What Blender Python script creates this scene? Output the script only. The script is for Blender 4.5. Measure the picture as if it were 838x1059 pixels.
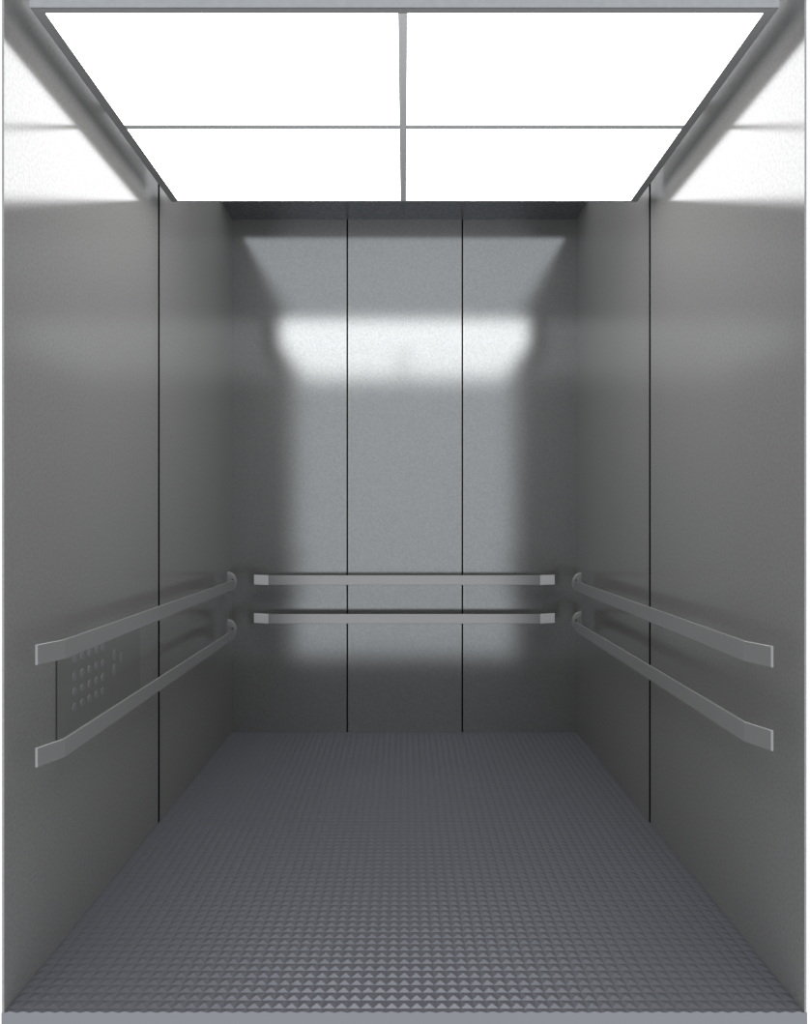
import bpy, bmesh, math, random
from mathutils import Vector, Matrix
random.seed(4)
for o in list(bpy.data.objects): bpy.data.objects.remove(o, do_unlink=True)
SC = bpy.context.scene
COL = SC.collection

# ---------------------------------------------------------------- camera
W = 0.95                    # half width of the cabin (m)
DB = 4.1 * W                # distance from the viewer to the rear wall
CZ = 1.23 * W               # eye height above the cabin floor
def X(u): return u * W
def Y(v): return v * DB
def Z(h): return CZ - h * W  # h is counted downwards from the eye
cam = bpy.data.cameras.new('camera'); camo = bpy.data.objects.new('camera', cam); COL.objects.link(camo)
camo.location = (0, 0, CZ); camo.rotation_euler = (math.pi / 2, 0, 0)
cam.sensor_fit = 'HORIZONTAL'; cam.sensor_width = 36; cam.lens = 36 * 730 / 838
cam.shift_x = 0.7 / 838; cam.shift_y = 8.5 / 838
cam.clip_start = 0.02
SC.camera = camo

# ---------------------------------------------------------------- world, exposure
wd = bpy.data.worlds.new('world'); SC.world = wd; wd.use_nodes = True
bg = wd.node_tree.nodes['Background']
bg.inputs['Color'].default_value = (0.98, 1.01, 1.035, 1); bg.inputs['Strength'].default_value = 2.25
SC.view_settings.view_transform = 'Standard'; SC.view_settings.look = 'None'
SC.view_settings.exposure = 0; SC.view_settings.gamma = 1; SC.view_settings.use_curve_mapping = False
LAMP = 8.6                  # radiance of the light panels

# ---------------------------------------------------------------- materials
def metal(name, dif, glo, rough, mix, grain=0.0, scale=260, bump=0.0, bscale=60):
    """satin steel: a diffuse layer mixed with a glossy one, with a fine mottled grain"""
    m = bpy.data.materials.new(name); m.use_nodes = True
    t = m.node_tree; t.nodes.clear(); N = t.nodes.new; L = t.links.new
    out = N('ShaderNodeOutputMaterial'); mx = N('ShaderNodeMixShader'); mx.inputs[0].default_value = mix
    d = N('ShaderNodeBsdfDiffuse'); g = N('ShaderNodeBsdfGlossy'); g.distribution = 'BECKMANN'
    d.inputs['Color'].default_value = (*dif, 1); g.inputs['Color'].default_value = (*glo, 1)
    g.inputs['Roughness'].default_value = rough
    L(d.outputs[0], mx.inputs[1]); L(g.outputs[0], mx.inputs[2]); L(mx.outputs[0], out.inputs[0])
    if grain or bump:
        tc = N('ShaderNodeTexCoord')
        nz = N('ShaderNodeTexNoise'); nz.inputs['Scale'].default_value = scale; nz.inputs['Detail'].default_value = 3
        L(tc.outputs['Object'], nz.inputs['Vector'])
    if grain:
        for sh, c in ((d, dif), (g, glo)):
            r = N('ShaderNodeMix'); r.data_type = 'RGBA'
            r.inputs[6].default_value = (*[v * (1 - grain) for v in c], 1)
            r.inputs[7].default_value = (*[min(1, v * (1 + grain)) for v in c], 1)
            L(nz.outputs['Fac'], r.inputs[0]); L(r.outputs[2], sh.inputs['Color'])
    if bump:
        nb = N('ShaderNodeTexNoise'); nb.inputs['Scale'].default_value = bscale; nb.inputs['Detail'].default_value = 2
        L(tc.outputs['Object'], nb.inputs['Vector'])
        b = N('ShaderNodeBump'); b.inputs['Strength'].default_value = bump; b.inputs['Distance'].default_value = 0.002
        L(nb.outputs['Fac'], b.inputs['Height']); L(b.outputs[0], d.inputs['Normal']); L(b.outputs[0], g.inputs['Normal'])
    return m
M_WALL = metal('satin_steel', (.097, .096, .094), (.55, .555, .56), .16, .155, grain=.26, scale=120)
M_REAR_SHADED = metal('satin_steel_rear_shaded', (.059, .059, .058), (.55, .57, .582), .165, .170, grain=.26, scale=120)  # side-wall steel again, with the rear's shade put into a darker diffuse
M_FLOOR = metal('studded_metal', (.060, .061, .068), (.36, .37, .41), .34, .13)
M_SLAB = metal('floor_slab', (.05, .05, .055), (.3, .3, .3), .4, .1)
M_EDGE = metal('sheet_edge', (.088, .089, .099), (.4, .4, .42), .35, .12)
M_RAIL = metal('rail_steel', (.100, .100, .099), (.56, .56, .57), .2, .15)
M_CAP = metal('rail_end_steel', (.088, .088, .087), (.55, .55, .56), .25, .12)
M_CAP_REFL = metal('rail_end_painted_reflection', (.36, .36, .37), (.8, .8, .82), .3, .2)  # rear rail ends: reflected brightness put into a pale diffuse colour
M_FRAME = metal('lamp_frame_grey', (.16, .16, .16), (.5, .5, .5), .35, .1)
M_MULL = metal('lamp_mullion_grey', (.40, .40, .40), (.6, .6, .6), .35, .1)
M_SIDE = metal('hammered_bounce_steel', (.75, .76, .78), (.9, .9, .92), .3, .4, grain=.3, scale=45, bump=.9, bscale=70)  # made pale and speckled to bounce light into the side gaps
M_FASC = metal('fascia_steel', (.118, .121, .125), (.5, .5, .51), .3, .15, grain=.1, scale=60)
M_PLATE = metal('plate_steel', (.083, .083, .081), (.55, .55, .55), .2, .15)
M_BUT = metal('button_steel', (.100, .100, .100), (.56, .56, .56), .25, .15)
M_CEIL = metal('ceiling_steel', (.07, .072, .077), (.5, .52, .55), .3, .15, grain=.4, scale=60)
M_BUFFER = metal('buffer_grey', (.085, .085, .085), (.4, .4, .4), .4, .04)
M_BLACK = metal('black_joint', (.002, .002, .002), (.02, .02, .02), .6, .02)
def emit(name, col, s):
    m = bpy.data.materials.new(name); m.use_nodes = True
    t = m.node_tree; t.nodes.clear(); o = t.nodes.new('ShaderNodeOutputMaterial'); e = t.nodes.new('ShaderNodeEmission')
    e.inputs[0].default_value = (*col, 1); e.inputs[1].default_value = s; t.links.new(e.outputs[0], o.inputs[0]); return m
M_LAMP = emit('lit_diffuser', (1, 1, .995), LAMP)

# ---------------------------------------------------------------- helpers
def box(bm, x0, x1, y0, y1, z0, z1, bev=0):
    r = bmesh.ops.create_cube(bm, size=1)
    bmesh.ops.scale(bm, vec=(x1 - x0, y1 - y0, z1 - z0), verts=r['verts'])
    bmesh.ops.translate(bm, vec=((x0 + x1) / 2, (y0 + y1) / 2, (z0 + z1) / 2), verts=r['verts'])
    if bev:
        es = list({e for v in r['verts'] for e in v.link_edges})
        bmesh.ops.bevel(bm, geom=es, offset=bev, segments=2, affect='EDGES', profile=.5)
def rod(bm, a, b, r, n=20):
    a, b = Vector(a), Vector(b); d = b - a
    q = Vector((0, 0, 1)).rotation_difference(d.normalized())
    bmesh.ops.create_cone(bm, cap_ends=True, segments=n, radius1=r, radius2=r, depth=d.length,
                          matrix=Matrix.Translation((a + b) / 2) @ q.to_matrix().to_4x4())
def obj(name, bm, mat, parent=None, smooth=False):
    bmesh.ops.recalc_face_normals(bm, faces=bm.faces[:])
    me = bpy.data.meshes.new(name); bm.to_mesh(me); bm.free(); me.materials.append(mat)
    if smooth:
        for p in me.polygons: p.use_smooth = True
    o = bpy.data.objects.new(name, me); COL.objects.link(o)
    if parent:
        o.parent = parent; o.matrix_parent_inverse = Matrix.Translation(parent.location).inverted()
    return o
def thing(name, label, cat, loc, group=None):
    o = bpy.data.objects.new(name, None); COL.objects.link(o); o.location = loc
    o['label'] = label; o['category'] = cat
    if group: o['group'] = group
    return o
def struct(o, label=None):
    o['kind'] = 'structure'
    if label: o['label'] = label
    return o

VF = 0.430                 # where the cabin opens towards the viewer
T = 0.006 * W              # sheet thickness
HC = -1.747                # ceiling
ZF, ZC = Z(1.23), Z(HC)
YF, YB = Y(VF), Y(1.0)

# ---------------------------------------------------------------- walls
def jointed_wall(name, bms, joints, mat=M_WALL):
    o = struct(obj(name, bms, mat))
    for b in joints: obj('panel_joint', b, M_BLACK, o)
    return o
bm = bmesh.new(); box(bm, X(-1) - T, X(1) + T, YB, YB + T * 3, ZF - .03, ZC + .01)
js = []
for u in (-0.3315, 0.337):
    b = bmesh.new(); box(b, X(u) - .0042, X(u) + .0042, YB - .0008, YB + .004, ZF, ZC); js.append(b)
jointed_wall('wall_back', bm, js, M_REAR_SHADED)
for s, nm in ((-1, 'wall_left'), (1, 'wall_right')):
    bm = bmesh.new(); xs = sorted((s * X(1), s * (X(1) + T)))
    box(bm, xs[0], xs[1], YF, YB, ZF - .03, ZC + .01)
    b = bmesh.new(); yj = Y(.7008); xs = sorted((s * (X(1) - .0008), s * (X(1) + .003)))
    box(b, xs[0], xs[1], yj - .0080, yj + .0080, ZF, ZC)
    jointed_wall(nm, bm, [b])

# ---------------------------------------------------------------- floor, a steel sheet pressed into small pyramids
P = 0.0300 * W; HP = 0.0037 * W
bm = bmesh.new()
nx = int(round(2 * W / (P * 1.057))); px = 2 * W / nx
ny = int(round((YB - YF) / P)); py = (YB - YF) / ny
base = [[bm.verts.new((-W + i * px, YF + (j + .5) * py, ZF)) for i in range(nx + 1)] for j in range(ny)]
# front row is cut through its apexes so that the lip shows their zigzag
front = []
for i in range(nx):
    front.append(bm.verts.new((-W + i * px, YF, ZF)))
    front.append(bm.verts.new((-W + (i + .5) * px, YF, ZF + HP)))
front.append(bm.verts.new((W, YF, ZF)))
for i in range(nx):
    a, t_, c = front[2 * i], front[2 * i + 1], front[2 * i + 2]
    p, q = base[0][i], base[0][i + 1]
    bm.faces.new((a, t_, p)); bm.faces.new((t_, q, p)); bm.faces.new((t_, c, q))
for j in range(ny - 1):
    for i in range(nx):
        a, b_, c, d = base[j][i], base[j][i + 1], base[j + 1][i + 1], base[j + 1][i]
        t_ = bm.verts.new((-W + (i + .5) * px, YF + (j + 1) * py, ZF + HP))
        for e in ((a, b_), (b_, c), (c, d), (d, a)): bm.faces.new((e[0], e[1], t_))
last = base[-1]; wallrow = [bm.verts.new((-W + i * px, YB, ZF)) for i in range(nx + 1)]
for i in range(nx): bm.faces.new((last[i], last[i + 1], wallrow[i + 1], wallrow[i]))
me = bpy.data.meshes.new('floor'); bm.to_mesh(me); bm.free(); me.materials.append(M_FLOOR)
fl = bpy.data.objects.new('floor', me); COL.objects.link(fl); struct(fl)
# slab under the pressed sheet with its light front lip
bm = bmesh.new()
y0 = YF - .0006
top = []
for i in range(nx):
    top.append((-W + i * px, ZF)); top.append((-W + (i + .5) * px, ZF + HP))
top.append((W, ZF))
T2 = T + .001
def ring(y): return [bm.verts.new((x, y, z)) for x, z in [(-W - T2, ZF)] + top + [(W + T2, ZF)]] 
r0 = ring(y0); r1 = ring(YF + .0004)
l0 = [bm.verts.new((v.co.x, y0, ZF - .09)) for v in r0]; 
for i in range(len(r0) - 1):
    bm.faces.new((l0[i], l0[i + 1], r0[i + 1], r0[i])); bm.faces.new((r0[i], r0[i + 1], r1[i + 1], r1[i]))
obj('floor_lip', bm, M_EDGE, fl)
bm = bmesh.new(); box(bm, -W - T2, W + T2, y0 + .0002, YB + T, ZF - .09, ZF - .001); obj('floor_slab', bm, M_SLAB, fl)

# ---------------------------------------------------------------- ceiling strip along the rear wall
bm = bmesh.new(); box(bm, X(-1) - T, X(1) + T, Y(.935), YB + T, ZC, ZC + .012)
struct(obj('ceiling', bm, M_CEIL))

# ---------------------------------------------------------------- light box hung under the roof opening
HL = -1.295; ZL = Z(HL); ZT = Z(-1.513)
v0, v1 = .4358, .7016      # outer frame
xo = X(.947); xi = X(.918); yi0, yi1 = Y(.4400), Y(.6981)
lb = thing('ceiling_light', 'large white lit ceiling light of four glowing panels in a grey frame', 'ceiling light', (0, Y(.574), ZL))
bm = bmesh.new(); f = .012
for s in (-1, 1):
    xs = sorted((s * X(.875), s * (X(.875) - .012)))
    bm = bmesh.new(); box(bm, xs[0], xs[1], Y(v0) + .004, Y(v1) - .004, ZL + f, ZT)
    obj('side_panel', bm, M_SIDE, lb)
bm = bmesh.new(); box(bm, -xo, xo, Y(v0) - .004, Y(v0), ZL, ZT); obj('front_panel', bm, M_FASC, lb)
bm = bmesh.new(); box(bm, -X(.875), X(.875), Y(v0), Y(v1), ZT, ZT + .006); obj('top_panel', bm, M_FASC, lb)
bm = bmesh.new(); box(bm, -xo + .014, xo - .014, Y(v1) - .006, Y(v1), ZL + .003, ZT); obj('rear_diffuser', bm, M_LAMP, lb)
bm = bmesh.new(); box(bm, -xo, xo, Y(v1) - .016, Y(v1) - .007, ZL + f, ZT); obj('rear_glow_shield', bm, M_SIDE, lb)  # unseen plate added to keep the diffuser's glow out of side-wall reflections
bm = bmesh.new()
for s in (-1, 1):
    xs = sorted((s * xo, s * xi)); box(bm, xs[0], xs[1], Y(v0), Y(v1) - .006, ZL, ZL + f)
box(bm, -xi, xi, Y(v0), yi0, ZL, ZL + f); box(bm, -xi, xi, yi1, Y(v1) - .006, ZL, ZL + f)
obj('frame', bm, M_FRAME, lb)
bm = bmesh.new(); xm = -.004; box(bm, xm - .0122 * W, xm + .0122 * W, yi0, yi1, ZL, ZL + f); obj('mullion', bm, M_MULL, lb)
ym = Y(.5674)
for s in (-1, 1):
    bm = bmesh.new(); xs = sorted((xm + s * .0122 * W, s * xi)); box(bm, xs[0], xs[1], ym - .011, ym + .011, ZL, ZL + f * .8)
    obj('mullion', bm, M_MULL, lb)
for s in (-1, 1):
    for a, b in ((yi0, ym - .011), (ym + .011, yi1)):
        bm = bmesh.new(); xs = sorted((xm + s * .0122 * W, s * xi)); box(bm, xs[0], xs[1], a, b, ZL + .0012, ZL + f * .7)
        obj('diffuser', bm, M_LAMP, lb)
for y in (Y(.50), Y(.64)):
    bm = bmesh.new(); box(bm, -W, W, y - .008, y + .008, ZT + .006, ZT + .03); obj('support_beam', bm, M_FRAME, lb)

# ---------------------------------------------------------------- handrails
TH = 0.006
def rail_strip(bm, path, nrm, z0, z1):
    """path: plan points of the front face; nrm: unit vector from the front face towards the wall"""
    P2 = [Vector((a, b, 0)) for a, b in path]; n = Vector((nrm[0], nrm[1], 0))
    rows = []
    e = .0012
    for p in P2:
        prof = [(0, z0 + e), (e, z0), (TH, z0), (TH, z1), (e, z1), (0, z1 - e)]
        rows.append([bm.verts.new(p + n * d + Vector((0, 0, z))) for d, z in prof])
    for r, s in zip(rows, rows[1:]):
        for k in range(6):
            bm.faces.new((r[k], r[(k + 1) % 6], s[(k + 1) % 6], s[k]))
    bm.faces.new(rows[0]); bm.faces.new(rows[-1][::-1])
def handrail(label, pts, nrm, hT, hB, wallpos, grp, brackets, capm, pads=False):
    zt, zb = Z(hT), Z(hB)
    mid = pts[1:3]
    cx = (mid[0][0] + mid[1][0]) / 2; cy = (mid[0][1] + mid[1][1]) / 2
    t = thing('handrail', label, 'handrail', (cx, cy, zb), grp)
    bm = bmesh.new(); rail_strip(bm, mid, nrm, zb, zt); obj('bar', bm, M_RAIL, t)
    for a, b in ((pts[0], pts[1]), (pts[2], pts[3])):
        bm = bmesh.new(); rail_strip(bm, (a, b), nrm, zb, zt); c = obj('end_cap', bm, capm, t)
        if capm is M_CAP_REFL: c['label'] = 'steel end of the handrail with a bright reflection painted into its colour'
    hc = (hT + hB) / 2 + .008
    for q in brackets:
        bm = bmesh.new()
        p = Vector((mid[0][0] + (mid[1][0] - mid[0][0]) * q, mid[0][1] + (mid[1][1] - mid[0][1]) * q, 0))
        n = Vector((*nrm, 0)); k = 0 if abs(nrm[0]) > .5 else 1
        a = p + n * TH; a.z = Z(hc * a[k] / p[k])
        w_ = a.copy(); w_[k] = wallpos; w_.z = Z(hc * wallpos / p[k])
        rod(bm, a, w_, .0055); rod(bm, w_ - n * .004, w_, .011)
        obj('bracket', bm, M_RAIL, t)
    if pads:
        # rounded buffer where the rail turns in at the rear corner
        sx = 1 if nrm[0] > 0 else -1; yc = Y(.934); hz = Z((hT + hB) / 2)
        bm = bmesh.new(); n = 20; rings = []
        for k, d in ((1, .012), (1, .004), (.85, 0), (.5, -.003)):
            ring_ = [bm.verts.new((sx * X(.962), yc + d, hz + .058 * W * k)), bm.verts.new((sx * X(.962), yc + d, hz - .058 * W * k))]
            for a in range(1, n):
                th = math.pi * a / n
                ring_.append(bm.verts.new((sx * (X(.962) - .052 * W * k * math.sin(th)), yc + d, hz - .058 * W * k * math.cos(th))))
            rings.append(ring_)
        for r_, s_ in zip(rings, rings[1:]):
            for a in range(len(r_)): bm.faces.new((r_[a], r_[(a + 1) % len(r_)], s_[(a + 1) % len(r_)], s_[a]))
        bm.faces.new(rings[-1]); bm.faces.new(rings[0][::-1])
        obj('end_buffer', bm, M_BUFFER, t, smooth=False)
    return t
for s, side, lows in ((-1, 'left', (.569, .618)), (1, 'right', (.525, .577))):
    pts = [(s * X(.917), Y(.4305)), (s * X(.885), Y(.449)), (s * X(.885), Y(.898)), (s * X(.918), Y(.9215))]
    n = (s, 0)
    ups = (.311, .362) if s < 0 else (.3145, .368)
    handrail('upper flat grey steel handrail on the %s wall' % side + (', above the control panel' if s < 0 else ' of the lift cabin'), pts, n, *ups, s * W, 'flat steel handrails', (.12, .5, .88), M_CAP, True)
    handrail('lower flat grey steel handrail on the %s wall' % side + (', below the control panel' if s < 0 else ' of the lift cabin'), pts, n, *lows, s * W, 'flat steel handrails', (.12, .5, .88), M_CAP, True)
pts = [(X(-.856), Y(.980)), (X(-.768), Y(.972)), (X(.768), Y(.972)), (X(.856), Y(.980))]
handrail('upper flat steel handrail across the rear wall', pts, (0, 1), .311, .366, YB, 'flat steel handrails', (.06, .5, .94), M_CAP_REFL)
handrail('lower flat steel handrail across the rear wall', pts, (0, 1), .530, .584, YB, 'flat steel handrails', (.06, .5, .94), M_CAP_REFL)

# ---------------------------------------------------------------- control panel on the left wall
cp = thing('control_panel', 'flush grey steel control panel with round buttons on the left wall', 'control panel', (-W, Y(.57), Z(.67)))
xp = -W
bm = bmesh.new(); box(bm, xp, xp + .0025, Y(.4945), Y(.650), Z(.655), Z(.400)); obj('plate', bm, M_PLATE, cp)
bm = bmesh.new(); yl = Y(.4945); box(bm, xp, xp + .0030, yl - .004, yl, Z(.655), Z(.400)); obj('plate_joint', bm, metal('dark_gap', (.03, .03, .03), (.1, .1, .1), .5, .1), cp)
xb = xp + .0025
def button(y, z, ry, rz, proto=[]):
    bm = bmesh.new(); n = 24; rings = []
    for (d, k) in ((-.001, 1.0), (.0010, 1.0), (.0018, .9), (.0020, .6)):
        rings.append([bm.verts.new((xb + d, y + ry * k * math.cos(a * 2 * math.pi / n), z + rz * k * math.sin(a * 2 * math.pi / n))) for a in range(n)])
    for r, s_ in zip(rings, rings[1:]):
        for a in range(n): bm.faces.new((r[a], r[(a + 1) % n], s_[(a + 1) % n], s_[a]))
    bm.faces.new(rings[-1]); bm.faces.new(rings[0][::-1])
    obj('button', bm, M_BUT, cp, smooth=False)
for v in (.5203, .5327, .5448, .5572, .5690):
    for h in (.4207, .4725, .519, .5650):
        button(Y(v), Z(h), .0125, .0125)
for v, hs in ((.5915, (.4635, .514)), (.6060, (.4835,))):
    for h in hs: button(Y(v), Z(h), .012, .020)
